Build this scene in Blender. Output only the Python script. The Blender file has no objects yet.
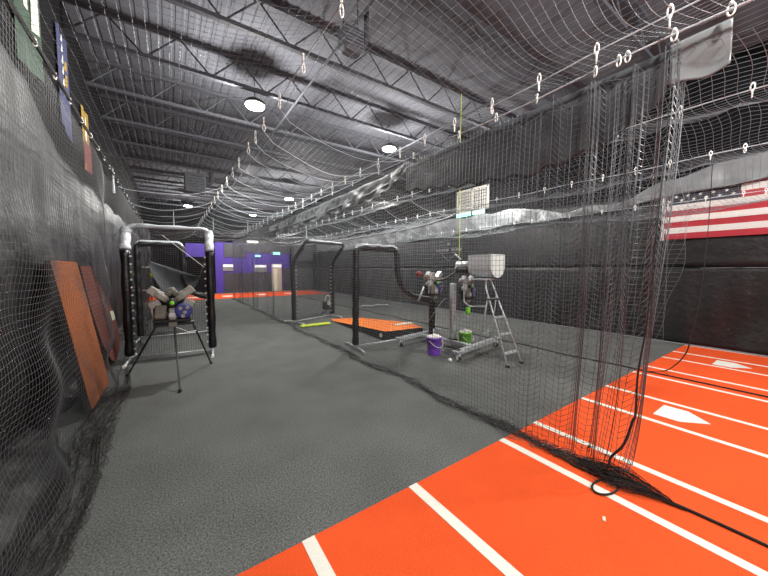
import bpy, math, random
import numpy as np
from mathutils import Vector, Matrix
rnd = random.Random(7)
C = bpy.context.scene.collection
sc = bpy.context.scene
PI = math.pi

# ------------------------------------------------------------------ camera
FPX, YAW, PITCH, CAMH = 309.5, math.radians(34.58), math.radians(-3.62), 1.8
cam = bpy.data.cameras.new('camera'); camo = bpy.data.objects.new('camera', cam); C.objects.link(camo)
cam.sensor_width = 36; cam.lens = 36 * FPX / 768; cam.clip_start = 0.05; cam.clip_end = 200
camo.location = (0, 0, CAMH); camo.rotation_euler = (PI / 2 + PITCH, 0, -YAW)
sc.camera = camo
Fv = Vector((math.sin(YAW) * math.cos(PITCH), math.cos(YAW) * math.cos(PITCH), math.sin(PITCH)))
Rv = Vector((math.cos(YAW), -math.sin(YAW), 0)); Uv = Rv.cross(Fv)
def at(u, v, x=None, y=None, z=None):
    """survey helper: where the sight line of a photo point meets a plane of the room"""
    d = Fv + Rv * ((u - 384) / FPX) - Uv * ((v - 288) / FPX)
    t = x / d.x if x is not None else y / d.y if y is not None else (z - CAMH) / d.z
    return Vector((d.x * t, d.y * t, d.z * t + CAMH))

# ------------------------------------------------------------------ materials
def rgb(h):
    h = h.lstrip('#'); v = [int(h[i:i + 2], 16) / 255 for i in (0, 2, 4)]
    return tuple((c / 12.92 if c <= .04045 else ((c + .055) / 1.055) ** 2.4) for c in v) + (1,)
def mat(name, col, rough=.6, metal=0, noise=0, nscale=30, bump=0, bscale=60, spec=.5, emit=None, estr=0, stretch=None, detail=4):
    m = bpy.data.materials.new(name); m.use_nodes = True; nt = m.node_tree; b = nt.nodes['Principled BSDF']
    c = rgb(col) if isinstance(col, str) else tuple(col) + (1,)
    b.inputs['Base Color'].default_value = c; b.inputs['Roughness'].default_value = rough
    b.inputs['Metallic'].default_value = metal; b.inputs['Specular IOR Level'].default_value = spec
    if emit:
        b.inputs['Emission Color'].default_value = rgb(emit); b.inputs['Emission Strength'].default_value = estr
    tc = nt.nodes.new('ShaderNodeTexCoord'); mp = nt.nodes.new('ShaderNodeMapping'); nt.links.new(tc.outputs['Object'], mp.inputs['Vector'])
    if stretch: mp.inputs['Scale'].default_value = stretch
    if noise:
        n = nt.nodes.new('ShaderNodeTexNoise'); n.inputs['Scale'].default_value = nscale; n.inputs['Detail'].default_value = detail
        r = nt.nodes.new('ShaderNodeMapRange'); r.inputs['From Min'].default_value = .3; r.inputs['From Max'].default_value = .7
        r.inputs['To Min'].default_value = 1 - noise; r.inputs['To Max'].default_value = 1 + noise
        mx = nt.nodes.new('ShaderNodeMix'); mx.data_type = 'RGBA'; mx.blend_type = 'MULTIPLY'; mx.inputs[0].default_value = 1
        mx.inputs[6].default_value = c
        nt.links.new(mp.outputs[0], n.inputs['Vector']); nt.links.new(n.outputs[0], r.inputs[0]); nt.links.new(r.outputs[0], mx.inputs[7]); nt.links.new(mx.outputs[2], b.inputs['Base Color'])
    if bump:
        n2 = nt.nodes.new('ShaderNodeTexNoise'); n2.inputs['Scale'].default_value = bscale; n2.inputs['Detail'].default_value = 5
        bp = nt.nodes.new('ShaderNodeBump'); bp.inputs['Strength'].default_value = bump; bp.inputs['Distance'].default_value = .02
        nt.links.new(mp.outputs[0], n2.inputs['Vector']); nt.links.new(n2.outputs[0], bp.inputs['Height']); nt.links.new(bp.outputs[0], b.inputs['Normal'])
    return m
def turf(name, col, fine, amp, blotch):
    m = mat(name, col, rough=.95, spec=.15, bump=.35, bscale=300); nt = m.node_tree; b = nt.nodes['Principled BSDF']
    tc = nt.nodes.new('ShaderNodeTexCoord')
    a = nt.nodes.new('ShaderNodeTexNoise'); a.inputs['Scale'].default_value = fine; a.inputs['Detail'].default_value = 3
    g = nt.nodes.new('ShaderNodeTexNoise'); g.inputs['Scale'].default_value = 1.7; g.inputs['Detail'].default_value = 5
    nt.links.new(tc.outputs['Object'], a.inputs[0]); nt.links.new(tc.outputs['Object'], g.inputs[0])
    r1 = nt.nodes.new('ShaderNodeMapRange'); r1.inputs[1].default_value = .3; r1.inputs[2].default_value = .7; r1.inputs[3].default_value = 1 - amp; r1.inputs[4].default_value = 1 + amp
    r2 = nt.nodes.new('ShaderNodeMapRange'); r2.inputs[1].default_value = .3; r2.inputs[2].default_value = .7; r2.inputs[3].default_value = 1 - blotch; r2.inputs[4].default_value = 1 + blotch
    nt.links.new(a.outputs[0], r1.inputs[0]); nt.links.new(g.outputs[0], r2.inputs[0])
    mu = nt.nodes.new('ShaderNodeMath'); mu.operation = 'MULTIPLY'; nt.links.new(r1.outputs[0], mu.inputs[0]); nt.links.new(r2.outputs[0], mu.inputs[1])
    mx = nt.nodes.new('ShaderNodeMix'); mx.data_type = 'RGBA'; mx.blend_type = 'MULTIPLY'; mx.inputs[0].default_value = 1; mx.inputs[6].default_value = rgb(col)
    nt.links.new(mu.outputs[0], mx.inputs[7]); nt.links.new(mx.outputs[2], b.inputs['Base Color'])
    return m
M = dict(
    turf_grey=turf('grey_turf', '#606260', 75, .6, .13),
    turf_orange=turf('orange_turf', '#e25426', 120, .14, .06),
    line=mat('white_turf_line', '#dedbd0', .9, noise=.06, nscale=120),
    ceil=mat('galvanised_deck', '#505156', .85, noise=.12, nscale=2, spec=.15),
    truss=mat('grey_painted_steel', '#3d3e43', .7, spec=.2),
    tarp=mat('black_tarp', '#101012', .5, noise=.25, nscale=3, bump=.8, bscale=9, spec=.42),
    wallpaint=mat('black_wall_paint', '#0e0e10', .9, noise=.2, nscale=2, spec=.1),
    greytarp=mat('grey_plastic_sheet', '#6a6e70', .42, noise=.2, nscale=4, bump=.6, bscale=8, spec=.7),
    lit_tone_tarp=mat('lit_tone_plastic_sheet', '#85888a', .2, noise=.15, nscale=3, bump=.4, bscale=5, spec=.8),  # paler copy of the tarp, lamp reflection put into its base colour
    net=mat('black_net_twine', '#4d5155', .35, spec=1.0),
    netside=mat('dark_net_twine', '#4c4c4e', .5, spec=.5),
    netfar=mat('grey_net_twine', '#6f767b', .45, spec=.6),
    netdark=mat('black_frame_netting', '#3e3e40', .5),
    netpile=mat('gathered_net_twine', '#2a2523', .7),
    darktarp=mat('charcoal_tarp', '#4a4c50', .6, noise=.3, nscale=3, bump=.4, bscale=6, spec=.4),
    rope=mat('black_rope', '#0f0e0f', .7, bump=.4, bscale=200),
    cable=mat('steel_cable', '#bcc4ca', .45),
    clip=mat('white_clip_plastic', '#f2f1ec', .4),
    pad=mat('black_vinyl_padding', '#0c0c0e', .35, bump=.5, bscale=25),
    silver=mat('brushed_aluminium', '#c6c9cb', .38, metal=.45, noise=.1, nscale=20),
    tape=mat('silver_wrap', '#ccd3d8', .35, metal=.1, bump=.9, bscale=28),
    white=mat('white_rubber', '#e9e7e0', .5),
    black=mat('black_steel', '#0e0e10', .4),
    tan=mat('worn_white_urethane', '#96938a', .5, noise=.15, nscale=25),
    beige=mat('grey_beige_motor_shell', '#6d6a5e', .5, noise=.2, nscale=18),
    blue=mat('blue_panel', '#33377e', .4),
    lime=mat('lime_plastic', '#84e034', .35),
    lemon=mat('neon_yellow_foam', '#cfe23a', .6, noise=.1, nscale=30),
    purple=mat('purple_plastic', '#7d3fc4', .35),
    redp=mat('red_knob', '#8e1f22', .4),
    clay=mat('orange_turf_mat', '#a85f34', .95, noise=.22, nscale=60, bump=.6, bscale=200, spec=.2),
    maroon=mat('red_brown_turf_mat', '#6c3b33', .95, noise=.25, nscale=60, bump=.6, bscale=200, spec=.2),
    edge=mat('black_foam_edge', '#191310', .8),
    moundtop=mat('bright_orange_turf', '#ee7d2c', .9, noise=.12, nscale=70, bump=.5, bscale=200),
    purplewall=mat('purple_wall_paint', '#45318c', .8, noise=.1, nscale=3),
    greywall=mat('dark_grey_panel', '#3a3a40', .7, noise=.15, nscale=4),
    offwhite=mat('off_white_paint', '#d9d6c8', .6),
    beigewall=mat('beige_paint', '#b8ac93', .7),
    glass=mat('lit_window_glass', '#dfe6ea', .2, emit='#e9eef2', estr=.35),
    lamp=mat('lamp_lens', '#ffffff', .4, emit='#fff3d6', estr=45),
    cyan=mat('teal_sign', '#8fe8cf', .4, emit='#8fe8cf', estr=.9),
    green=mat('green_banner', '#22402c', .8), bluebanner=mat('blue_banner', '#282d52', .7),
    yellow=mat('yellow_banner', '#8a6e22', .8), red=mat('red_cloth', '#98202c', .75, noise=.08, nscale=25),
    flagwhite=mat('white_cloth', '#bfbdb9', .75, noise=.06, nscale=25), navy=mat('navy_cloth', '#20222e', .75),
    maroonb=mat('dark_red_banner', '#6a201e', .8),
    faint=mat('faded_grey_print', '#6f7074', .7),
    baseball=mat('white_leather', '#eeebe3', .5),
    platep=mat('pale_end_plate', '#cfdad6', .4),
    heater=mat('heater_casing', '#4d5055', .6),
    sticker=mat('pale_sticker', '#cdd0b4', .5),
)

# ------------------------------------------------------------------ mesh tools
class MB:
    def __init__(s): s.v = []; s.f = []; s.m = []; s.n = 0
    def add(s, V, F, mi=0):
        k = s.n; s.v += [tuple(p) for p in V]; s.f += [tuple(i + k for i in f) for f in F]; s.m += [mi] * len(F); s.n += len(V); return s
    def box(s, c, d, rot=None, mi=0, bev=0):
        hx, hy, hz = d[0] / 2, d[1] / 2, d[2] / 2
        b = min(bev, hx * .9, hy * .9, hz * .9)
        R = rot if rot is not None else Matrix.Identity(3)
        c = Vector(c)
        if b <= 0:
            V = [Vector((x, y, z)) for z in (-hz, hz) for y in (-hy, hy) for x in (-hx, hx)]
            F = [(0, 2, 3, 1), (4, 5, 7, 6), (0, 1, 5, 4), (2, 6, 7, 3), (0, 4, 6, 2), (1, 3, 7, 5)]
            return s.add([R @ p + c for p in V], F, mi)
        prof = [(-hx + b, -hy), (hx - b, -hy), (hx, -hy + b), (hx, hy - b), (hx - b, hy), (-hx + b, hy), (-hx, hy - b), (-hx, -hy + b)]
        V = []
        for z, k in ((-hz, 1), (-hz + b, 0), (hz - b, 0), (hz, 1)):
            for (x, y) in prof:
                V.append(Vector((x * (1 - k * b / hx), y * (1 - k * b / hy), z)))
        F = [tuple(range(7, -1, -1)), tuple(range(24, 32))]
        for r in range(3):
            for i in range(8): j = (i + 1) % 8; F.append((r * 8 + i, r * 8 + j, r * 8 + 8 + j, r * 8 + 8 + i))
        return s.add([R @ p + c for p in V], F, mi)
    def tube(s, pts, r, n=10, mi=0, cap=True, closed=False):
        P = [Vector(p) for p in pts]; N = len(P); rs = r if isinstance(r, (list, tuple)) else [r] * N
        V = []; F = []; up = None
        for i in range(N):
            a = P[i - 1] if (i > 0 or closed) else P[i]; b = P[(i + 1) % N] if (i < N - 1 or closed) else P[i]
            t = (b - a).normalized() if (b - a).length > 1e-9 else Vector((0, 0, 1))
            if up is None: up = t.orthogonal().normalized()
            up = up - t * up.dot(t)
            if up.length < 1e-6: up = t.orthogonal()
            up.normalize(); w = t.cross(up)
            for k in range(n):
                q = 2 * PI * k / n; V.append(P[i] + (up * math.cos(q) + w * math.sin(q)) * rs[i])
        for i in range(N if closed else N - 1):
            i2 = (i + 1) % N
            for k in range(n): k2 = (k + 1) % n; F.append((i * n + k, i * n + k2, i2 * n + k2, i2 * n + k))
        if cap and not closed: F.append(tuple(range(n - 1, -1, -1))); F.append(tuple((N - 1) * n + k for k in range(n)))
        return s.add(V, F, mi)
    def lathe(s, c, prof, axis=(0, 0, 1), n=24, mi=0):
        A = Vector(axis).normalized(); u = A.orthogonal().normalized(); w = A.cross(u); c = Vector(c); V = []; F = []
        for (r, h) in prof:
            for k in range(n): q = 2 * PI * k / n; V.append(c + A * h + (u * math.cos(q) + w * math.sin(q)) * max(r, 1e-4))
        for i in range(len(prof) - 1):
            for k in range(n): k2 = (k + 1) % n; F.append((i * n + k, i * n + k2, i * n + n + k2, i * n + n + k))
        F.append(tuple(range(n - 1, -1, -1))); F.append(tuple((len(prof) - 1) * n + k for k in range(n)))
        return s.add(V, F, mi)
    def ball(s, c, r, n=12, mi=0, sq=(1, 1, 1)):
        V = []; F = []; m = n // 2
        for i in range(m + 1):
            t = PI * i / m
            for k in range(n): q = 2 * PI * k / n; V.append((c[0] + r * sq[0] * math.sin(t) * math.cos(q) + 1e-5 * k, c[1] + r * sq[1] * math.sin(t) * math.sin(q), c[2] + r * sq[2] * math.cos(t)))
        for i in range(m):
            for k in range(n): k2 = (k + 1) % n; F.append((i * n + k, i * n + n + k, i * n + n + k2, i * n + k2))
        return s.add(V, F, mi)
    def prism(s, poly, thick, mi=0):      # closed 3D polygon extruded by a vector
        P = [Vector(p) for p in poly]; T = Vector(thick); n = len(P)
        F = [tuple(range(n - 1, -1, -1)), tuple(range(n, 2 * n))] + [(i, (i + 1) % n, n + (i + 1) % n, n + i) for i in range(n)]
        return s.add(P + [p + T for p in P], F, mi)
    def grid(s, fn, nu, nv, mi=0):
        V = [fn(i / nu, j / nv) for i in range(nu + 1) for j in range(nv + 1)]
        F = [(i * (nv + 1) + j, (i + 1) * (nv + 1) + j, (i + 1) * (nv + 1) + j + 1, i * (nv + 1) + j + 1) for i in range(nu) for j in range(nv)]
        return s.add(V, F, mi)
    def build(s, name, mats, parent=None, base=None, smooth=False):
        if parent is not None: base = world_base(parent)
        base = Vector(base if base is not None else (0, 0, 0))
        me = bpy.data.meshes.new(name)
        me.from_pydata([(p[0] - base[0], p[1] - base[1], p[2] - base[2]) for p in s.v], [], s.f)
        ms = mats if isinstance(mats, (list, tuple)) else [mats]
        for m in ms: me.materials.append(m)
        if len(ms) > 1: me.polygons.foreach_set('material_index', s.m)
        if smooth: me.polygons.foreach_set('use_smooth', [len(f) <= 4 for f in s.f])
        me.update()
        o = bpy.data.objects.new(name, me); C.objects.link(o)
        if parent is not None: o.parent = parent
        else: o.location = base
        return o
def world_base(o):
    b = Vector((0, 0, 0))
    while o is not None: b += o.location; o = o.parent
    return b
def thing(name, label, cat, loc, group=None):
    o = bpy.data.objects.new(name, None); o.empty_display_size = .1; C.objects.link(o); o.location = loc
    return tag(o, label, cat, group)
def tag(o, label, cat, group=None, kind=None):
    o['label'] = label; o['category'] = cat
    if group: o['group'] = group
    if kind: o['kind'] = kind
    return o
def struct(o): o['kind'] = 'structure'; return o
def roty(a): return Matrix.Rotation(a, 3, 'Y')
def rotz(a): return Matrix.Rotation(a, 3, 'Z')
def smoothpath(pts, n=6):
    P = [Vector(p) for p in pts]; out = []
    for i in range(len(P) - 1):
        p0 = P[max(i - 1, 0)]; p1 = P[i]; p2 = P[i + 1]; p3 = P[min(i + 2, len(P) - 1)]
        for k in range(n):
            t = k / n
            out.append(.5 * ((2 * p1) + (p2 - p0) * t + (2 * p0 - 5 * p1 + 4 * p2 - p3) * t * t + (3 * p1 - p0 - 3 * p2 + p3) * t ** 3))
    return out + [P[-1]]
def fillet(pts, r, n=5):
    P = [Vector(p) for p in pts]; out = [P[0]]
    for i in range(1, len(P) - 1):
        a = P[i] + (P[i - 1] - P[i]).normalized() * min(r, (P[i - 1] - P[i]).length * .45); b = P[i] + (P[i + 1] - P[i]).normalized() * min(r, (P[i + 1] - P[i]).length * .45)
        for k in range(n + 1):
            t = k / n; out.append(a * (1 - t) ** 2 + P[i] * 2 * t * (1 - t) + b * t * t)
    return out + [P[-1]]

# netting: every twine is a thin three-sided tube following a draped sheet P[i,j]
def net_arrays(P, r, su=1, sv=1):
    Vs = []; Fs = []; off = 0
    for A, step in ((P[:, ::1], su), (np.swapaxes(P, 0, 1), sv)):
        A = A[::step]                                     # strands along axis 1
        S, L, _ = A.shape
        T = np.gradient(A, axis=1); T /= np.linalg.norm(T, axis=2, keepdims=True) + 1e-9
        ref = np.where(np.abs(T[..., 2:3]) > .9, np.array([1., 0, 0]), np.array([0, 0, 1.]))
        U = np.cross(T, ref); U /= np.linalg.norm(U, axis=2, keepdims=True) + 1e-9
        W = np.cross(T, U)
        ring = np.stack([A + r * (U * math.cos(q) + W * math.sin(q)) for q in (0, 2 * PI / 3, 4 * PI / 3)], axis=2)
        Vs.append(ring.reshape(-1, 3))
        idx = off + np.arange(S * L * 3).reshape(S, L, 3)
        a = idx[:, :-1]; b = idx[:, 1:]
        F = np.stack([a, np.roll(a, -1, 2), np.roll(b, -1, 2), b], axis=-1).reshape(-1, 4)
        Fs.append(F); off += S * L * 3
    return np.concatenate(Vs), np.concatenate(Fs)
def net_object(name, P, r, m, parent=None, base=(0, 0, 0)):
    if parent is not None: base = world_base(parent)
    V, F = net_arrays(P, r); V = V - np.array(base)
    me = bpy.data.meshes.new(name); me.vertices.add(len(V)); me.vertices.foreach_set('co', V.astype(np.float32).ravel())
    me.loops.add(F.size); me.loops.foreach_set('vertex_index', F.astype(np.int32).ravel())
    me.polygons.add(len(F)); me.polygons.foreach_set('loop_start', np.arange(0, F.size, 4, dtype=np.int32))
    try: me.polygons.foreach_set('loop_total', np.full(len(F), 4, dtype=np.int32))
    except Exception: pass
    me.polygons.foreach_set('use_smooth', np.ones(len(F), dtype=bool))
    me.materials.append(m); me.update(calc_edges=True)
    o = bpy.data.objects.new(name, me); C.objects.link(o)
    if parent is not None: o.parent = parent
    else: o.location = base
    return o

# ------------------------------------------------------------------ room shell
XL, XR, YB, YF, ZC = -1.35, 10.1, -9.0, 25.5, 6.4
EDGE = 1.89
def slab(name, x0, x1, y0, y1, z0, z1, m):
    return struct(MB().box(((x0 + x1) / 2, (y0 + y1) / 2, (z0 + z1) / 2), (x1 - x0, y1 - y0, z1 - z0)).build(name, m))
slab('floor', XL - .2, XR + .2, YB, YF, -.15, 0, M['turf_grey'])
slab('wall_left', XL - .2, XL, YB, YF, 0, ZC, M['wallpaint'])
slab('wall_right', XR, XR + .2, YB, YF, 0, ZC, M['wallpaint'])
slab('wall_far', XL - .2, XR + .2, YF, YF + .2, 0, ZC, M['wallpaint'])
b = MB()      # trapezoid-rib metal deck, ribs along the hall
prof = []; x = XL - .2
while x < XR + .2:
    prof += [(x, ZC), (x + .13, ZC), (x + .145, ZC + .009), (x + .185, ZC + .009)]; x += .20
V = [(p[0], y, p[1]) for y in (YB - .2, YF + .2) for p in prof]; n = len(prof)
b.add(V, [(i, i + 1, n + i + 1, n + i) for i in range(n - 1)])
b.box(((XL + XR) / 2, (YB + YF) / 2, ZC + .12), (XR - XL + .5, YF - YB + .5, .06))
struct(b.build('ceiling', M['ceil']))
# open-web roof joists across the hall
def joist(y):
    t = thing('roof_joist', 'x', 'roof joist', (XL, y, 5.75), 'open-web steel joists under the roof deck')
    zb, zt = 5.8, ZC - .05
    MB().box(((XL + XR) / 2, y, zb), (XR - XL, .09, .07)).build('bottom_chord', M['truss'], t)
    MB().box(((XL + XR) / 2, y, zt), (XR - XL, .11, .08)).build('top_chord', M['truss'], t)
    b = MB(); x = XL; k = 0
    while x < XR - .1:
        a = (x, y, zt if k % 2 else zb); c = (min(x + .55, XR), y, zb if k % 2 else zt); b.tube([a, c], .016, 5); x += .55; k += 1
    b.build('web', M['truss'], t); return t
js = []
y = -5.0
while y < 25:
    js.append(joist(y)); y += 1.8
for i, t in enumerate(js):
    t['label'] = 'open-web steel roof joist crossing the hall under the metal deck'
    del t['group']; t['group'] = 'open-web steel joists under the roof deck'
    t.name = 'roof_joist'
# purlin-like conduit along the hall
for k, (x, lab) in enumerate(((2.6, 'thin grey conduit running along the ceiling above the near cage'), (6.4, 'thin grey conduit running along the ceiling above the middle cage'))):
    tag(MB().tube([(x, -8, 5.73), (x, 25, 5.73)], .025, 8).build('ceiling_conduit', M['truss'], base=(x, 0, 5.73)), lab, 'conduit')

# ------------------------------------------------------------------ painted turf
def flat(name, poly, z, m, h=.006):
    return MB().prism([(p[0], p[1], z) for p in poly], (0, 0, h)).build(name, m)
o = flat('orange_turf', [(XL, YB), (XR, YB), (XR, EDGE), (XL, EDGE)], 0, M['turf_orange'], .008)
tag(o, 'bright orange turf with painted batting boxes in the foreground', 'turf', kind='structure')
LX = [0.69, 1.59, 2.80, 3.44, 4.63, 5.43, 6.56, 7.15, 8.17, 8.91, 9.88]
wid = [.085, .085, .08, .075, .07, .07, .07, .07, .07, .07, .06]
names = ['leftmost long white line on the near orange turf', 'second long white line from the left on the orange turf',
 'long white line just left of the heaped net rope', 'long white line just right of the heaped net',
 'white line on the near-camera side of the nearer home plate', 'white line on the far side of the nearer home plate',
 'fourth white line from the black wall, left of a close pair of lines', 'white line forming the right of a close pair before the far plate',
 'white line on the near side of the farther home plate', 'white line on the far side of the farther home plate', 'last white line along the foot of the black wall']
for x, w, l in zip(LX, wid, names):
    o = flat('batting_box_line', [(x - w / 2, -6), (x + w / 2, -6), (x + w / 2, EDGE), (x - w / 2, EDGE)], .008, M['line'], .003)
    tag(o, l, 'painted line', 'white lines on the near orange turf')
def plate(cx, y0, l, big, name='home_plate', grp=None):
    w = .2159 * big
    o = flat(name, [(cx - w, y0), (cx - w, y0 - .235 * big), (cx, y0 - .46 * big), (cx + w, y0 - .235 * big), (cx + w, y0)], .011, M['white'], .006)
    tag(o, l, 'home plate', grp)
plate(5.045, 1.17, 'nearer white home plate between two lines on the orange turf', 1)
plate(8.50, 1.20, 'farther white home plate near the black tarp wall', 1)
o = flat('far_orange_turf', [(XL, 20.6), (9.3, 20.6), (9.3, 24.4), (XL, 24.4)], 0, M['turf_orange'], .008)
tag(o, 'orange turf strip at the far end of the hall', 'turf', kind='structure')
for (x, l) in ((1.15, 'white home plate on the far orange strip behind the tripod machine'), (3.0, 'white home plate on the far orange strip left of the first far window'), (5.1, 'white home plate on the far orange strip below the far windows'), (7.0, 'white home plate on the far orange strip below the far door')):
    o = MB().prism([(x - .3, 22.6, .009), (x - .3, 22.0, .009), (x, 21.6, .009), (x + .3, 22.0, .009), (x + .3, 22.6, .009)], (0, 0, .006)).build('home_plate', M['white'])
    tag(o, l, 'home plate', 'plates on the far strip')

# ------------------------------------------------------------------ tarps on the walls
def wrink(s, t, seed=0, a=.03):
    return a * (math.sin(3.1 * s + seed) + .6 * math.sin(7.3 * s + 2 * t + seed * 2) + .4 * math.sin(13.7 * s - 1.3 * t + seed) + .35 * math.sin(4.4 * t + 2.2 * s))
def curtain(name, x, y0, y1, zb, zt, m, lab, cat, amp=.03, seed=0, nu=200, nv=24, sgn=-1, top=None, bot=None, sagfold=0, diag=0, trail=0):
    def fn(u, v):
        y = y0 + (y1 - y0) * u
        a = zb if bot is None else bot(y); c = zt if top is None else top(y)
        z = a + (c - a) * v
        d = wrink(y, z, seed, amp) * (.35 + .65 * (1 - v))
        if sagfold: d += sagfold * abs(math.sin(2.2 * y + .9 * z)) ** 3 * (1 - v) * .9
        if trail: d += trail(y) * max(0, 1 - z / .14) ** 2
        if diag: d += diag * (math.sin(2.3 * y + 5 * z + 1.5 * math.sin(1.1 * y)) + .6 * math.sin(4.9 * y - 7 * z + math.sin(2.3 * y))) * (.3 + .7 * (1 - v))
        return (x + sgn * (abs(amp) * 1.6 + d), y, z)
    b = MB().grid(fn, nu, nv); o = b.build(name, m, base=(x, (y0 + y1) / 2, zb), smooth=True)
    md = o.modifiers.new('thickness', 'SOLIDIFY'); md.thickness = .004
    tag(o, lab, cat); return o
curtain('wall_tarp', XR - .02, -5, 24.5, .0, 1.82, M['tarp'], 'lower black tarp hanging in folds along the right wall', 'tarp', .03, 1, 420, 20, sagfold=.06)
curtain('wall_tarp', XR - .005, -5, 24.5, 1.80, 3.75, M['tarp'], 'upper black tarp on the right wall behind the flag', 'tarp', .008, 4, 200, 12)
curtain('wall_tarp', XL + .01, -4, 24.5, 0, 3.45, M['tarp'], 'tall black tarp hanging in folds along the left wall', 'tarp', .026, 2, 420, 60, sgn=1, trail=lambda y: .52 - .36 * min(1, max(0, (y - 3.6) / 1.4)), top=lambda y: 3.45 + .55 * min(1, max(0, (6.6 - y) / 1.2)) + .05 * math.sin(3 * y))
# crumpled pale sheeting along the top of the right wall tarp
pts_top = [(-3, 3.85), (.87, 4.17), (1.83, 3.98), (2.5, 3.90), (3.0, 3.60), (4.58, 3.50), (5.2, 3.58), (6.0, 3.85), (7.02, 3.86), (9.17, 3.84), (10, 3.98), (12.9, 4.0), (14.8, 3.85), (24, 3.9)]
pts_bot = [(-3, 3.5), (.85, 3.63), (2.4, 3.50), (4.6, 3.30), (6.2, 3.32), (9.2, 3.22), (13, 3.15), (24, 3.1)]
f1 = lambda y: float(np.interp(y, [p[0] for p in pts_top], [p[1] for p in pts_top])) + .04 * math.sin(5 * y)
f2 = lambda y: float(np.interp(y, [p[0] for p in pts_bot], [p[1] for p in pts_bot])) + .03 * math.sin(3 * y + 1)
curtain('plastic_sheeting', XR - .20, -3, 24, 3.3, 4, M['greytarp'], 'crumpled pale grey sheeting along the top of the right wall', 'plastic sheet', .02, 3, 300, 14, top=f1, bot=f2, diag=.05)
# seam beading on the right wall
tag(MB().tube([(XR - .06, -5, 1.81)] + [(XR - .06, y * .5, 1.81 + .01 * math.sin(y)) for y in range(-9, 48)], .007, 6).build('tarp_seam_cord', M['faint'], base=(XR - .06, 0, 1.81)), 'grey seam cord running along the middle of the black right wall', 'cord')
# pale strip of folded hem along the floor of the right wall
tag(MB().tube([(XR - .22 - .02 * math.sin(y * 1.7), y * .5, .02) for y in range(-8, 48)], .022, 6).build('tarp_hem', M['faint'], base=(XR - .16, 0, 0)), 'grey hem of the black tarp lying along the floor of the right wall', 'tarp hem')

# flag (one cloth, pattern in its own mesh)
def build_flag():
    y0, fly, z0, sh = 2.42, 3.05, 2.50, .1345
    b = MB(); X = XR - .10
    wav = lambda y, z: .012 * math.sin(6 * y + 2 * z)
    N = 30; zt = lambda y: .0
    slope = lambda y: -.03 * (y0 - y) * 0
    for k in range(13):
        za, zb = z0 + k * sh, z0 + (k + 1) * sh
        za, zb = min(za, 3.80), min(zb, 3.80)
        if zb - za < 1e-6: continue
        for i in range(N):
            ya, yb = y0 - fly * i / N, y0 - fly * (i + 1) / N
            incanton = k >= 6 and i < 12
            mi = 2 if incanton else (0 if k % 2 == 0 else 1)
            b.add([(X + wav(ya, za), ya, za), (X + wav(yb, za), yb, za), (X + wav(yb, zb), yb, zb), (X + wav(ya, zb), ya, zb)], [(0, 1, 2, 3)], mi)
    b.add([(X - .004, y0 + .05, z0 - .02), (X - .004, y0 - .01, z0 - .02), (X - .004, y0 - .01, 3.8), (X - .004, y0 + .05, 3.8)], [(0, 1, 2, 3)], 1)
    cw, ch = fly * .4, 7 * sh
    for r in range(9):
        for c in range(11):
            if (r + c) % 2: continue
            cy = y0 - cw * (c + 1) / 12; cz = z0 + 6 * sh + ch * (r + 1) / 10
            if cz > 3.72: continue
            ring = [(X - .016, cy + (.042 if q % 2 == 0 else .017) * math.sin(q * PI / 5), cz + (.042 if q % 2 == 0 else .017) * math.cos(q * PI / 5)) for q in range(10)]
            b.add([(X - .016, cy, cz)] + ring, [(0, 1 + q, 1 + (q + 1) % 10) for q in range(10)], 1)
    o = b.build('american_flag', [M['red'], M['flagwhite'], M['navy']], base=(X, y0, z0))
    md = o.modifiers.new('thickness', 'SOLIDIFY'); md.thickness = .002
    tag(o, 'large American flag hanging on the black right wall', 'flag')
build_flag()
# faded print with a diamond on the right wall
pr = MB(); Xp = XR - .09
a = at(436, 249.3, x=Xp); c = at(462, 247.4, x=Xp); widths = [.10, .14, .09, .12, .10, .13, .09, 0, .12, .1, .13, .09, .12]
yy = a.y
for w in widths:
    if w: pr.box((Xp, yy - w * .4, 2.60), (.006, w * .75, .11)); 
    yy -= (a.y - c.y) / len(widths)
cy = (a.y + c.y) / 2
for dy in (-1, 1): pr.tube([(Xp, cy + dy * .42, 2.42), (Xp, cy, 2.14)], .012, 5)
pr.tube([(Xp, cy + .55, 2.47), (Xp, cy - .55, 2.47)], .008, 5); pr.ball((Xp, cy, 2.86), .07, 10, sq=(.15, 1, 1))
tag(pr.build('wall_print', M['faint'], base=(Xp, cy, 2.5)), 'faded grey lettering over a diamond on the black right wall', 'wall print')

# window with grille high on the right wall
wx = XR - .02
w1 = at(459, 191, x=wx); w2 = at(489, 212, x=wx); yA, yB2, z0, z1 = w1.y, w2.y, 4.10, 4.95
win = MB().box((wx, (yA + yB2) / 2, (z0 + z1) / 2), (.08, yA - yB2, z1 - z0)).build('window_1', M['tan']); struct(win)
fr = MB()
for yv in (yA, (yA + yB2) / 2, yB2): fr.box((wx - .06, yv, (z0 + z1) / 2), (.06, .08, z1 - z0 + .06))
for zv in (z0, z1): fr.box((wx - .06, (yA + yB2) / 2, zv), (.06, yA - yB2, .07))
fr.build('window_frame', M['tan'], win)
lv = MB()
for i in range(1, 7): lv.box((wx - .05, (yA + yB2) / 2, z0 + (z1 - z0) * i / 7), (.03, yA - yB2, .018))
for i in range(1, 14): lv.box((wx - .05, yA + (yB2 - yA) * i / 14, (z0 + z1) / 2), (.03, .015, z1 - z0))
lv.build('window_grille', M['greywall'], win)
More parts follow.
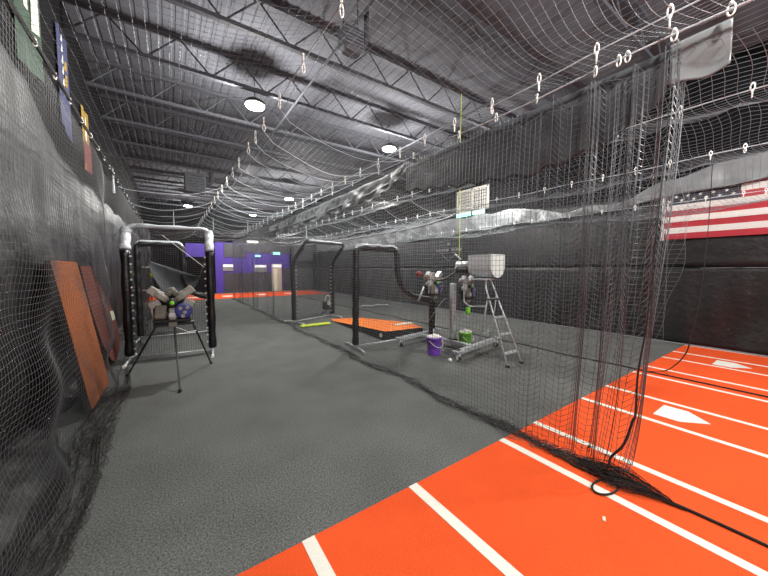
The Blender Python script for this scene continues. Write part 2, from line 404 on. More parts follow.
for ya, yb, lab in ((yA + .05, (yA + yB2) / 2 + .06, 'left pale teal sign below the grilled window on the right wall'), ((yA + yB2) / 2 - .04, yB2 + .15, 'right pale teal sign below the grilled window on the right wall')):
    tag(MB().box((wx - .07, (ya + yb) / 2, 3.99), (.03, ya - yb, .15)).build('small_sign', M['cyan'], base=(wx, (ya + yb) / 2, 3.9)), lab, 'sign')

# ------------------------------------------------------------------ far wall
def far_rect(u0, v0, u1, v1, y=YF):
    a = at(u0, v0, y=y); c = at(u1, v1, y=y); return min(a.x, c.x), max(a.x, c.x), max(0, min(a.z, c.z)), max(a.z, c.z)
def far_box(name, px, dy, m, depth=.06, parent=None):
    x0, x1, z0, z1 = far_rect(*px, y=YF - dy)
    return MB().box(((x0 + x1) / 2, YF - dy, (z0 + z1) / 2), (x1 - x0, depth, z1 - z0)).build(name, m, parent, base=None if parent else ((x0 + x1) / 2, YF - dy, z0))
o = far_box('purple_wall_band', (214.5, 242, 290, 296), .03, M['purplewall'], .05); tag(o, 'purple painted section of the far wall around the windows', 'wall panel')
o = far_box('purple_wall_band', (185, 243, 206, 257), .12, M['purplewall'], .05); tag(o, 'purple patch of far wall seen through the silver-wrapped screen', 'wall panel')
o = far_box('wall_panel', (223.5, 243, 246, 257.5), .06, M['greywall']); tag(o, 'black panel high on the purple far wall', 'wall panel')
o = far_box('wall_panel', (246, 241, 290, 254), .06, M['greywall']); tag(o, 'dark grey area of the far wall above the right far window and doorway', 'wall panel')  # flat dark grey box covering the purple behind it
o = far_box('wall_panel', (224, 273, 272, 296), .06, M['greywall']); tag(o, 'dark grey padding along the foot of the far wall below the windows', 'wall panel')
o = far_box('wall_panel', (283, 268, 345, 293), .06, M['greywall']); tag(o, 'dark grey panel right of the far doorway', 'wall panel')
o = far_box('wall_panel', (120, 225, 208, 292), .06, M['wallpaint']); tag(o, 'black curtain covering the left part of the far wall', 'wall panel')
o = far_box('wall_panel', (209, 200, 345, 241), .05, M['wallpaint']); tag(o, 'dark grey upper band of the far wall', 'wall panel')
o = far_box('wall_panel', (291, 241, 400, 262), .09, M['greywall']); tag(o, 'dark panel high on the far wall behind the leaning screens', 'wall panel')
for nm, px in (('window_2', (222.5, 264, 234, 271)), ('window_3', (254, 264.5, 267, 272))):
    o = far_box(nm, px, .08, M['faint']); struct(o)
    x0, x1, z0, z1 = far_rect(px[0] + .8, px[1] + .6, px[2] - .8, px[1] + 2.9, y=YF - .12)
    MB().box(((x0 + x1) / 2, YF - .12, (z0 + z1) / 2), (x1 - x0, .02, z1 - z0)).build('pane', M['glass'], o)
o = far_box('door_1', (271.5, 264, 282, 292), .08, M['beigewall']); struct(o)
far_box('transom', (272.5, 264.5, 281.5, 267.5), .13, M['glass'], .02, o); far_box('door_leaf', (273.5, 269, 277.5, 291), .13, M['offwhite'], .02, o)
o = far_box('wall_lamp', (247, 240.5, 258, 243), .25, M['glass'], .2); tag(o, 'white strip light above the purple far wall', 'lamp')
o = far_box('exit_sign', (255, 255, 260.5, 257), .15, M['cyan']); tag(o, 'small teal lit sign above the right far window', 'sign')
o = far_box('exit_sign', (273, 252, 280, 254.8), .15, M['cyan']); tag(o, 'brighter teal lit sign above the far doorway', 'sign')
o = far_box('wall_sign', (322.5, 251, 331, 257.5), .15, M['sticker']); tag(o, 'small pale green sign on the far wall seen through the leaning screen', 'sign')

# ------------------------------------------------------------------ banners on the left wall
def banner(corners, mats, lab, marks):
    P = [Vector(p) for p in corners]       # (y,z): near bottom, far bottom, far top, near top
    x = XL + .03; b = MB()
    def pt(s, t, dx=0): 
        lo = P[0].lerp(P[1], s); hi = P[3].lerp(P[2], s); q = lo.lerp(hi, t); return (x + dx + .012 * math.sin(s * 9), q[0], q[1])
    b.grid(lambda u, v: pt(u, v), 10, 6, 0)
    for (s0, t0, s1, t1, mi) in marks: b.add([pt(s0, t0, .006 + .0), pt(s1, t0, .02), pt(s1, t1, .02), pt(s0, t1, .02)], [(0, 1, 2, 3)], mi)
    o = b.build('wall_banner', mats, base=(x, P[0][0], P[0][1]))
    md = o.modifiers.new('thickness', 'SOLIDIFY'); md.thickness = .003
    tag(o, lab, 'banner')
banner([(5.3, 4.15), (6.2, 4.3), (6.2, 5.5), (5.3, 5.3)], [M['green'], M['offwhite']], 'green banner with white marks high on the left wall', [(.62, .45, .8, .95, 1), (.3, .6, .45, .9, 1)])
banner([(7.0, 4.1), (7.6, 3.95), (7.6, 5.6), (7.0, 5.6)], [M['bluebanner'], M['offwhite'], M['yellow']], 'navy blue banner with white and yellow lettering on the left wall', [(.3, .35, .42, .42, 1), (.3, .46, .44, .53, 1), (.3, .57, .42, .64, 1), (.3, .68, .44, .75, 1), (.3, .79, .42, .86, 1), (.3, .9, .44, .95, 1), (.6, .5, .7, .62, 2), (.6, .66, .7, .75, 2)])
banner([(8.5, 3.75), (9.1, 3.8), (9.1, 5.0), (8.5, 5.0)], [M['yellow'], M['maroonb'], M['offwhite']], 'yellow banner with red lower half on the left wall', [(0, 0, 1, .45, 1), (.4, .5, .55, .9, 2)])

# ------------------------------------------------------------------ ceiling fittings
def lamp(x, y, lab, z=5.5, k=1):
    t = thing('ceiling_light', lab, 'ceiling light', (x, y, z), 'round high-bay lights')
    MB().lathe((x, y, z), [(.12, .12), (.18, .08), (.22, .05), (.235, 0), (.22, -.01)][::-1], n=24).build('housing', M['black'], t, smooth=True)
    MB().lathe((x, y, z - .015), [(.205, 0), (.19, -.03)], n=24).build('lens', M['lamp'], t)
    MB().tube([(x, y, z + .1), (x, y, ZC)], .008, 6).build('hanger', M['truss'], t)
    l = bpy.data.lights.new('high_bay', 'POINT'); l.energy = LAMP * k; l.color = (1, .98, .95); l.shadow_soft_size = .15
    lo = bpy.data.objects.new('high_bay_glow', l); C.objects.link(lo); lo.location = (0, 0, -.42); lo.parent = t
    return t
LAMP = 470
for u, v, lab in ((255, 106, 'big glowing ceiling light nearest the left, above the near cage'), (389, 149, 'glowing ceiling light above the middle cage'), (473, 177, 'smaller glowing ceiling light near the grilled window'), (289, 199, 'distant ceiling light between the two near-row lights and the far wall'), (253, 215, 'small farthest ceiling light above the far windows'), (188, 206, 'distant ceiling light left of the others beyond the padded screen')):
    p = at(u, v, z=5.48)
    if p.x > 9.5: p = at(u, v, x=8.6)
    lamp(p.x, p.y, lab, p.z + .02, .5 if p.x > 8 else 1)
for x, y, e in ((1.75, -.9, 1.0), (6.0, -.9, 1.0), (1.75, -7, 1), (6.0, -7, 1)):
    t = lamp(x, y, 'ceiling light behind the photographer')
for x, u, v, s, lab in ((0, 351, 42, .36, 'grey unit heater hanging below the joists above the near cage'), (0, 195, 184, .75, 'large grey ventilation box hanging in the far left of the ceiling')):
    p = at(u, v, z=5.35 if s < .5 else 4.9)
    if s > .5: p = at(u, v, y=15)
    t = thing('unit_heater', lab, 'heater', (p.x, p.y, p.z - s / 2))
    MB().box(p, (s, s * .7, s), bev=.04).build('casing', M['heater'], t)
    g = MB()
    for i in range(6): g.box((p.x, p.y - s * .36, p.z - s * .35 + i * s * .14), (s * .8, .02, s * .04))
    g.build('louvre', M['truss'], t)
    h = MB()
    for sx in (-.35, .35): h.tube([(p.x + s * sx, p.y, p.z + s / 2), (p.x + s * sx, p.y, ZC)], .01, 6)
    h.build('hanger_rods', M['truss'], t)
    d = MB(); d.tube(smoothpath([(p.x + s * .5, p.y, p.z), (p.x + s * .75, p.y, p.z + .1), (p.x + s * .8, p.y, p.z + .6)], 4), s * .12, 8)
    d.build('duct', M['truss'], t, smooth=True)

# ------------------------------------------------------------------ netting
XA, ZA = -.78, 3.5
XB, ZB = 1.14, 3.8
XCc, ZCc = 3.05, 3.63
XD, ZD = 3.09, 3.50
XE, ZE = 4.90, 3.60
XF, ZF = 6.75, 3.50
XG, ZG = 9.30, 3.26
YN0, YN1 = -1.5, 20.5
def cable(x, z, y0, y1, lab, r=.006, m='cable', wob=.012):
    N = 40
    o = MB().tube([(x, y0 + (y1 - y0) * i / N, z + wob * math.sin(i * 1.7)) for i in range(N + 1)], r, 6).build('net_cable', M[m], base=(x, 0, z)); tag(o, lab, 'cable'); return o
cable(XA, ZA, -3, 20.5, 'cable holding the net along the left wall', .016, 'rope')
cable(XB, ZB, YN0, 20.5, 'cable holding up the middle of the near cage roof net', .004)
cable(XCc, ZCc, YN0, 20.5, 'upper cable carrying the roof net above the cage divider')
cable(XD, ZD, YN0, 20.5, 'lower cable carrying the near divider net', .008)
cable(XE, ZE, YN0, 20.5, 'cable holding up the roof net of the middle cage')
cable(XF, ZF, YN0, 20.5, 'cable carrying the second divider net beyond the machines')
cable(XG, ZG, YN0, 20.5, 'cable holding the roof net beside the right wall')

def roof(x0, z0, x1, z1, y0, y1, cell, sag, r, m, lab, ws=.55, seed=0, cords=()):
    nu = int(abs(x1 - x0) / cell) + 1; nv = int((y1 - y0) / cell) + 1
    S, Tm = np.meshgrid(np.linspace(0, 1, nu), np.linspace(y0, y1, nv), indexing='ij')
    clipw = np.abs(np.sin(PI * (Tm - .1) / ws))            # droop between the clips
    edge = np.exp(-S * 7) + np.exp(-(1 - S) * 7)
    Z = z0 + (z1 - z0) * S - sag * 4 * S * (1 - S) * (1 + .25 * np.sin(Tm * 1.3 + seed)) - .07 * clipw * edge - .10
    Z += .02 * np.sin(Tm * 5.5 + S * 6 + seed) * np.sin(PI * S)
    X = x0 + (x1 - x0) * S
    P = np.stack([X, Tm + .03 * np.sin(S * 9 + seed), Z], axis=-1)
    o = net_object('roof_net', P, r, m, base=(0, 0, 0)); tag(o, lab, 'net')
    for yc in cords:
        j = int(np.argmin(np.abs(Tm[0] - yc)))
        pts = [tuple(P[i, j] + np.array([0, 0, -.004])) for i in range(0, nu, 2)] + [tuple(P[-1, j])]
        pts[0] = (x0, yc, z0 - .1); pts[-1] = (x1, yc, z1 - .1)
        MB().tube(pts, .0045 if yc > 4 else .0025, 5, cap=False).build('cross_cord', M['cable'], o, smooth=True)
    return o
roof(XA, ZA, XB, ZB, YN0, 20.3, .062, .22, .0014, M['netside'], 'sagging roof net over the left half of the near cage', .8, 1, cords=[8.0 + 1.6 * i for i in range(7)])
roof(XB, ZB, XCc, ZCc, YN0, 20.3, .062, .24, .0014, M['netfar'], 'sagging roof net over the right half of the near cage', .8, 2, cords=[3.84, 4.59, 5.1, 5.62, 6.49] + [7.2 + .8 * i for i in range(15)])
roof(XD + .02, ZD, XE, ZE, .3, 20.3, .07, .22, .0018, M['netfar'], 'roof net over the left half of the middle cage', .55, 3)
roof(XE, ZE, XF, ZF, -1, 20.3, .07, .25, .0018, M['netfar'], 'roof net over the right half of the middle cage', .55, 4, cords=[6.0 + 1.2 * i for i in range(10)])
roof(XF, ZF, XG, ZG, -1, 20.3, .07, .34, .0018, M['netfar'], 'deeply sagging roof net over the cage beside the right wall', .55, 5, cords=[.3, 1.5] + [6.0 + .9 * i for i in range(12)])

def wallnet(x, zt, ys, height, cell, amp, r, m, lab, name='divider_net', trail=1, bunch=None, seed=0, parent=None):
    """ys: positions along the cable of every vertical twine; hem trails on the floor"""
    nv = int(height / cell) + 1
    Y, Hh = np.meshgrid(ys, np.linspace(0, height, nv), indexing='ij')
    Z = zt - Hh
    g = (Hh / height)
    X = x + amp * g * (np.sin(Y * 2.1 + seed) + .5 * np.sin(Y * 5.3 + 1 + seed)) + amp * .25 * np.sin(Hh * 3 + Y)
    Z = Z - .06 * np.abs(np.sin(PI * (Y - .77) / 1.0)) * (1 - g) ** 2
    over = np.clip(.03 - Z, 0, None)                       # what lies on the ground
    X = X + trail * over * (.55 + .2 * np.sin(Y * 17 + seed)) - trail * .02
    Z = np.where(Z < .03, .015 + .02 * np.abs(np.sin(over * 21 + Y * 9)), Z)
    Yw = Y + over * .3 * np.sin(Y * 6)
    return np.stack([X, Yw, Z], axis=-1)
# near divider: bunched folds close to the camera, spread flat farther off
s = np.arange(0, 1, 1 / 150.)
yn = 1.0 + .0 * s
near = []
for yc, n_, spread in ((.74, 9, .04), (.95, 6, .04), (1.05, 9, .05), (1.27, 8, .05)):
    near += [yc + spread * (rnd.random() * 2 - 1) for _ in range(n_)]
near += list(np.arange(.72, 1.75, .06))
near += list(np.arange(1.75, YN1, .052))
ys = np.array(sorted(near))
P = wallnet(XD, ZD, ys, 3.75, .056, .05, .0018, None, '', trail=-1)
# the nearest part is drawn together: its foot pulls towards the heap on the orange turf
k = np.clip((1.9 - P[..., 1]) / 1.3, 0, 1); g = np.clip((ZD - P[..., 2]) / ZD, 0, 1)
cols = np.array([.60, .74, 1.0, 1.27, 1.62, 2.0]); yy0 = P[:, :1, 1]; jx = np.clip(np.searchsorted(cols, yy0) - 1, 0, 4); fr0 = np.clip((yy0 - cols[jx]) / (cols[jx + 1] - cols[jx]), 0, 1)
P[..., 2] = np.where(P[..., 2] > .15, P[..., 2] - np.where(yy0 < 2.0, .17 * np.sin(PI * fr0), 0) * (1 - g * .5), P[..., 2])
P[..., 1] += k * g ** 2 * .22
P[..., 0] += k * .10 * np.sin(P[..., 1] * 38) * (1 - .5 * g)
dn = thing('divider_net', 'black divider net hanging between the near cage and the machines', 'net', (XD, 1, 0))
net_object('mesh', P, .0023, M['net'], dn)
hem = []
def hemline(y): return XD - .05 + .04 * math.sin(2.1 * y) + .04 * math.sin(3.3 * y + 1)
b = MB()
for kk in range(3):
    ph = rnd.random() * 6
    b.tube([(hemline(i * .12 + 1.0) + .045 * math.sin(i * .9 + ph) + .035 * (kk - 1), 1.0 + i * .12, .014 + .016 * abs(math.sin(i * 1.3 + ph))) for i in range(0, 160)], .005 if kk else .009, 5)
b.build('hem_rope', M['netpile'], dn, smooth=True)
b = MB()     # loops of slack twine lying along the hem on the floor
for i in range(150):
    y = .95 + (rnd.random() ** 1.7) * 6; x = hemline(y); w = .14 if y < 2.6 else .07
    pts = []
    a0 = rnd.random() * 6
    for q in range(7): pts.append((x + w * (rnd.random() - .5) * 1.3, y + (q - 3) * .05 + .02 * math.sin(a0 + q), .012 + rnd.random() * .05))
    b.tube(smoothpath(pts, 2), .0022, 3, cap=False)
b.build('slack_twine', M['netpile'], dn)
b = MB()     # gathered corner, a spindle of twine narrowing to a rope
for i in range(115):
    a0 = rnd.random() * 2 * PI; rr = rnd.random(); pts = []
    s0 = rnd.random() * .5; s1 = min(1, s0 + .25 + rnd.random() * .5)
    for q in range(9):
        sN = s0 + (s1 - s0) * q / 8; wv = (.03 + .17 * math.sin(PI * min(1, (1 - sN) * .9 + .05)) ** 1.2) * (1 - sN ** 3) + .004
        yy = 1.30 - .78 * sN; pts.append((3.03 + .05 * sN + wv * rr * math.cos(a0 + 2.5 * sN) + (rnd.random() - .5) * .02, yy, .02 + abs(wv * .55 * rr * math.sin(a0 + 3 * sN))))
    b.tube(smoothpath(pts, 2), .0026, 3, cap=False)
b.build('gathered_corner', M['netpile'], dn)
tag(MB().tube(smoothpath([(3.05, .95, .03), (3.07, .7, .02), (3.09, .5, .02), (3.10, .1, .018), (3.09, -.6, .018), (3.1, -2, .018)], 8), .011, 8).build('ground_rope', M['rope'], base=(3.1, 0, 0), smooth=True), 'taut black rope lying on the orange turf from the heaped net', 'rope')
# heavy cord down the near edge with a loop on the floor
cp = [at(672, 62, x=3.07), at(668, 120, x=3.05), at(660, 200, x=3.04), at(652, 280, x=3.03), at(645, 334, x=3.03), at(638, 373, x=3.02), at(635.5, 414, x=3.0), at(633, 420, x=2.99), at(624, 444, x=2.98), at(611, 457, x=2.98), at(609, 466, x=2.97)]
g0 = at(609, 480, z=.02)
lp = [g0 + Vector((.0, .0, .01))] + [at(605 + 13 * math.cos(q), 487 + 7.5 * math.sin(q), z=.02) for q in [-.9 - i * .55 for i in range(12)]]
tag(MB().tube(smoothpath(cp, 5), [.003] * 15 + [.004 + .0003 * i for i in range(20)] + [.010] * (len(smoothpath(cp, 5)) - 35), 8).build('edge_cord', M['rope'], base=(3.03, .9, 0), smooth=True), 'thick black cord hanging down the near edge of the divider net', 'cord')
tag(MB().tube(smoothpath([at(612, 470, z=.05)] + lp, 4), .008, 8).build('cord_loop', M['rope'], base=tuple(g0), smooth=True), 'black cord loop lying on the orange turf by the heaped net', 'cord')

# left wall net, heavily creased, trailing on the floor
ys = np.arange(-2.5, 20.3, .048)
P = wallnet(XA, ZA, ys, 3.72, .048, .05, .0017, None, '', trail=1, seed=2)
g = np.clip((ZA - P[..., 2]) / ZA, 0, 1); P[..., 0] -= .10 * np.exp(-((P[..., 1] - 7.4) / .8) ** 2); P[..., 0] += .05 * np.sin(P[..., 2] * 7 + P[..., 1] * 2.3) * g
o = net_object('side_net', P, .0015, M['netside']); tag(o, 'black net hanging along the left wall in front of the leaning mats', 'net')
b = MB()
for kk in range(4):
    ph = rnd.random() * 6
    b.tube([(XA + .16 - .04 * kk + .05 * math.sin(i * .35 + ph), -1.5 + i * .15, .012 + .015 * abs(math.sin(i * 1.1 + ph))) for i in range(0, 130)], .006, 5)
for i in range(420):
    y = 1.0 + rnd.random() * 5; x = XA + .08; pts = []
    x += .34 * (rnd.random() - .6)
    for q in range(6): pts.append((x + .07 * (rnd.random() - .5), y + (q - 3) * .09, .01 + rnd.random() * .03))
    b.tube(smoothpath(pts, 2), .0022, 3, cap=False)
b.build('slack_twine', M['netpile'], o)

# second divider
ys = np.arange(1.15, 20.3, .07)
P = wallnet(XF, ZF, ys, 3.5, .075, .05, .0018, None, '', trail=-1, seed=4)
k = np.clip((3.2 - P[..., 1]) / 2, 0, 1); g = np.clip((ZF - P[..., 2]) / ZF, 0, 1)
P[..., 1] += k * g * .55
P[..., 1] += k * .05 * np.sin(P[..., 1] * 30)
d2 = net_object('divider_net', P, .0018, M['netfar']); tag(d2, 'second divider net hanging beyond the pitching machines', 'net')
MB().tube([(XF - .03 + .04 * math.sin(i * .7), 1.7 + i * .2, .02) for i in range(0, 90)], .014, 6).build('hem_rope', M['netpile'], d2, smooth=True)
tag(MB().tube(smoothpath([(XF, 1.7, .02), (XF + .02, .8, .02), (XF, -1.5, .02)], 6), .012, 6).build('ground_rope', M['rope'], base=(XF, 0, 0)), 'thin black rope crossing the orange turf before the farther plate', 'rope')
cc = [at(713, 156, x=XF), at(708, 230, x=XF), at(700, 300, x=XF), at(690, 341, x=XF), at(686, 353, x=XF), at(676, 364.5, x=XF), at(664, 371, z=.02), at(645, 371.5, z=.02)]
tag(MB().tube(smoothpath(cc, 5), [.005] * 16 + [.009] * (len(smoothpath(cc, 5)) - 16), 6).build('edge_cord', M['rope'], base=(XF, 1.3, 0), smooth=True), 'black cord curving from the second divider net down onto the orange turf', 'cord')

# clips -------------------------------------------------------------
def clip_mesh(L, double):
    b = MB()
    def ring(zc, h, w, rot):
        pts = []
        for i in range(14):
            q = 2 * PI * i / 14; a = w * math.cos(q); pts.append((a * math.sin(rot), a * math.cos(rot), zc + h / 2 * math.sin(q)))
        b.tube(pts, .0055, 6, closed=True)
    if double:
        ring(-L * .26, L * .5, .017, 0); ring(-L * .72, L * .5, .019, 1.2)
        b.ball((0, 0, -L * .5), .013, 8); b.ball((0, 0, -.005), .012, 8)
    else:
        ring(-L * .5, L, .019, .4); b.ball((0, 0, 0), .014, 8)
    return b
def clips(x, z, ylist, L, double, grp, lab, m='clip'):
    o0 = clip_mesh(L, double).build('net_clip', M[m], base=(0, 0, 0), smooth=True)
    for i, y in enumerate(ylist):
        o = o0 if i == 0 else o0.copy()
        if i: C.objects.link(o)
        o.location = (x, y, z + L * .45); o.rotation_euler = (0, 0, rnd.uniform(-.5, .5)); tag(o, lab, 'clip', grp)
def seq(y0, y1, st): return list(np.arange(y0, y1, st))
clips(XCc, ZCc, [.77, 1.24, 1.74, 2.28, 2.84, 3.4] + seq(3.98, 20, .62), .17, True, 'clips on the cable above the cage divider', 'white double clip linking the roof net to its cable above the divider')
clips(XB, ZB, [2.22, 3.04, 3.84, 4.59, 5.1, 5.62, 6.49] + seq(7.2, 20, .8), .19, True, 'clips along the middle of the near cage roof', 'white clip holding up the middle of the near cage roof net')
clips(XD, ZD, [.47, .75, 1.03, 1.09, 1.26, 1.78, 2.25, 2.8] + seq(3.7, 20, .95), .08, False, 'clips carrying the near divider net', 'white ring clip hanging the near divider net from its cable')
clips(XE, ZE, [.56, 1.10, 1.7, 2.32, 2.93, 3.51] + seq(4.1, 20, .6), .15, True, 'clips along the middle cage roof', 'white clip on the cable of the middle cage roof net')
clips(XF, ZF, [.8, 1.14, 1.6, 2.05, 2.55, 3.1, 3.65, 4.25] + seq(4.85, 20, .6), .13, True, 'clips on the second divider cable', 'white clip on the cable of the second divider net')
clips(XG, ZG, [.8, 1.08, 1.6, 2.2, 2.8, 3.5, 4.3, 4.9, 5.4, 6.0] + seq(6.7, 20, .65), .12, True, 'clips beside the right wall', 'white clip on the cable beside the right wall')
clips(XA, ZA, seq(3.0, 20, .5), .05, False, 'ties on the left wall cable', 'small white tie on the black cable along the left wall')
def rod(x, y, z0, lab):
    tag(MB().tube([(x, y, z0), (x, y, z0 + .55)], [.025, .008], 6).build('turnbuckle', M['cable'], base=(x, y, z0)), lab, 'turnbuckle', 'turnbuckles above the far cables')
for u, v, yy, l in ((114, 193, 9.2, 'white turnbuckle above the left wall cable'), (174, 226, 14, 'white turnbuckle above the padded screen'), (213.5, 230, 16, 'white turnbuckle left of the purple wall'), (248, 232, 16, 'white turnbuckle above the far windows'), (306.5, 239, 12, 'white turnbuckle above the leaning screen in the middle')):
    p = at(u, v, y=yy); rod(p.x, p.y, p.z, l)

# ------------------------------------------------------------------ tarp valances along the divider
def valance(name, y0, y1, top, bot, m, lab, amp, x=XD + .12, seed=0, nu=160, nv=16):
    def fn(u, v):
        y = y0 + (y1 - y0) * u; a = bot(y); c = top(y); z = a + (c - a) * v
        return (x + amp * (math.sin(4 * y + 9 * z + seed) + .7 * math.sin(9 * y - 15 * z + seed) + .4 * math.sin(17 * y + 24 * z + 2 * math.sin(3 * y))) * (1 - v * .7), y, z + .02 * math.sin(19 * y) * (1 - v))
    o = MB().grid(fn, nu, nv).build(name, m, base=(x, y0, 3)); md = o.modifiers.new('thickness', 'SOLIDIFY'); md.thickness = .004
    for p in o.data.polygons: p.use_smooth = True
    tag(o, lab, 'tarp')
ip = lambda pts: (lambda y: float(np.interp(y, [p[0] for p in pts], [p[1] for p in pts])))
valance('lit_tone_tarp', .47, .785, ip([(0, 3.49), (1, 3.47)]), ip([(.47, 3.18), (.78, 3.17)]), M['lit_tone_tarp'], 'shiny tarp hanging from the cable at upper right, lamp reflection painted in as pale grey', .016, XD + .08, 1, 30, 16)  # near end of the tarp strip, its lamp glare painted as a lighter tone
valance('hanging_tarp', .80, 4.0, ip([(.8, 3.46), (4, 3.44)]), ip([(.8, 3.15), (1.1, 2.92), (1.3, 2.87), (1.9, 2.78), (3.0, 2.90), (4, 3.05)]), M['darktarp'], 'dark tarp strip hanging behind the top of the near divider net', .005, XD + .10, 2)
valance('crumpled_tarp', 4.0, 12.5, ip([(4, 3.52), (4.6, 3.44), (12.5, 3.4)]), ip([(4, 3.35), (4.8, 3.12), (6, 3.08), (9, 3.0), (12.5, 2.95)]), M['greytarp'], 'crumpled grey tarp bundled along the far part of the divider cable', .035, XD + .12, 3, 260, 14)
# rolled net bundles below the cables, and far swags
def bundle(pts, r, lab, m='greytarp'):
    b = MB(); P = smoothpath(pts, 14)
    b.tube(P, [r * (.7 + .3 * math.sin(i * 1.9) + .15 * math.sin(i * 4.3)) for i in range(len(P))], 8)
    tag(b.build('net_bundle', M[m], base=tuple(P[0]), smooth=True), lab, 'bundled net', 'bundled nets under the far cables')
bundle([(XF - .06, 6.2, 3.30), (XF - .06, 7.5, 3.16), (XF, 10, 3.12), (XF, 14, 3.14), (XF, 19, 3.2)], .045, 'bundle of pale netting under the second divider cable')
bundle([(XD + .1, 4.0, 3.50), (XD + .14, 4.6, 3.28), (XD + .12, 6.5, 3.2), (XD + .12, 9, 3.16), (XD + .1, 13, 3.2)], .04, 'bright bundle of sheeting under the near divider cable')
def swag(p, q, sag, r, lab):
    p, q = Vector(p), Vector(q)
    bundle([p.lerp(q, t / 6) - Vector((0, 0, sag * 4 * (t / 6) * (1 - t / 6))) for t in range(7)], r, lab)
swag(at(217, 232, y=18), at(262, 226, y=15), .42, .06, 'pale swag of bundled net drooping before the purple far wall')
swag(at(262, 238, y=15), at(308, 239, y=13), .25, .05, 'pale swag of bundled net left of the leaning screen in the middle')
swag(at(215, 236, y=19), at(330, 236, y=16), .12, .04, 'pale bundled net stretched level before the far wall')

# ------------------------------------------------------------------ screens
def frame_net(fn, nu, nv, r, m, parent):
    P = np.array([[fn(i / nu, j / nv) for j in range(nv + 1)] for i in range(nu + 1)], dtype=float)
    return net_object('screen_net', P, r, m, parent)
def leaning_screen(L, R, kink, topz, lean, lab, topmat, tapez, grp):
    L, R = Vector(L), Vector(R); mid = (L + R) / 2
    t = thing('pitching_screen', lab, 'pitching screen', mid, grp)
    d = (R - L).normalized(); nrm = Vector((d.y, -d.x, 0))
    K = Vector((0, 0, kink)); T = nrm * lean + Vector((0, 0, topz))
    path = fillet([L, L + K, L + T, R + T, R + K, R], .16, 6)
    MB().tube(path, .02, 8).build('frame', M['silver'], t, smooth=True)
    MB().tube([L + Vector((0, 0, .07)), R + Vector((0, 0, .07))], .018, 8).build('bottom_bar', M['silver'], t, smooth=True)
    # padding sleeves
    for Q in (L, R):
        if topmat is M['tape']:
            pp = [Q + Vector((0, 0, .12)), Q + Vector((0, 0, 1)), Q + K + (T - K) * .12]
        else:
            pp = [Q + Vector((0, 0, .12)), Q + Vector((0, 0, 1)), Q + K, Q + K + (T - K) * .8]
        pts = smoothpath(pp, 8)
        MB().tube(pts, [.074 + .008 * math.sin(i * 1.3) for i in range(len(pts))], 12).build('pole_padding', M['pad'], t, smooth=True)
        f = MB(); f.tube(fillet([Q + nrm * .42 + Vector((0, 0, .02)), Q + nrm * .3 + Vector((0, 0, .05)), Q - nrm * .3 + Vector((0, 0, .05)), Q - nrm * .45 + Vector((0, 0, .02))], .05), .024, 8); f.tube([Q, Q + Vector((0, 0, .12))], .025, 8)
        f.build('foot', M['silver'], t, smooth=True)
        for s_ in (1, -1): MB().tube([Q + nrm * (.40 * s_) + Vector((0, 0, .032)), Q + nrm * (.48 * s_) + Vector((0, 0, .03))], .03, 8).build('foot_cap', M['white'], t, smooth=True)
    s_in = fillet([L + K + (T - K) * (.12 if topmat is M['tape'] else .8), L + T, R + T, R + K + (T - K) * (.12 if topmat is M['tape'] else .8)], .16, 6)
    full = []
    for i in range(len(s_in) - 1):
        for q in range(6): full.append(s_in[i].lerp(s_in[i + 1], q / 6))
    full.append(s_in[-1])
    MB().tube(full, [(.085 if topmat is M['tape'] and (i < len(full) * .2 or i > len(full) * .8) else .036) + .010 * math.sin(i * 2.1) + .008 * rnd.random() for i in range(len(full))], 10).build('top_wrap', topmat, t, smooth=True)
    w = (R - L).length
    def fn(u, v):
        s = .05 + u * (w - .1); h = .10 + v * (kink + (T - K).length - .14)
        if h < kink: p = L + d * s + Vector((0, 0, h))
        else: p = L + d * s + K + (T - K).normalized() * (h - kink)
        p = p + nrm * (.02 * math.sin(u * PI)); return tuple(p)
    frame_net(fn, int(w / .045), int((kink + (T - K).length) / .045), .0028, M['netdark'], t)
    tm = None
    for Q, sg in ((L, 1), (R, -1)):
        for i in range(13):
            z = .25 + i * (kink - .3) / 12
            if tm is None: tm = MB().tube([Vector((.05 * math.cos(q) , .012 * 0, .05 * math.sin(q))) * .3 for q in [0, 1.5, 3, 4.5]], .008, 5, closed=True).build('tie', M['white'], base=(0, 0, 0)); o = tm
            else: o = tm.copy(); C.objects.link(o)
            o.parent = t; o.location = Q + d * (sg * .088) + nrm * .03 + Vector((0, 0, z)) - mid
    return t, L, R, nrm, T, K
s1 = leaning_screen((-.70, 7.62, 0), (.69, 7.48, 0), 2.08, 2.64, -.22, 'padded screen with silver-wrapped top behind the tripod pitching machine', M['tape'], 0, None)
MB().tube(smoothpath([at(162, 235, y=7.2), at(183, 251, y=7.3), at(204, 267, y=7.4)], 4), .005, 5).build('tie_cord', M['white'], s1[0])
s2 = leaning_screen((3.28, 9.95, 0), (4.93, 10.55, 0), 1.92, 2.64, .62, 'black padded screen with forward-leaning top standing in the middle distance', M['pad'], 0, None)
tp = s2[1] + s2[4]; tq = s2[2] + s2[4]
MB().tube([tp.lerp(tq, .08 + .84 * i / 10) + Vector((0, 0, .05)) for i in range(11)], .03, 8).build('top_tape', M['tape'], s2[0], smooth=True)

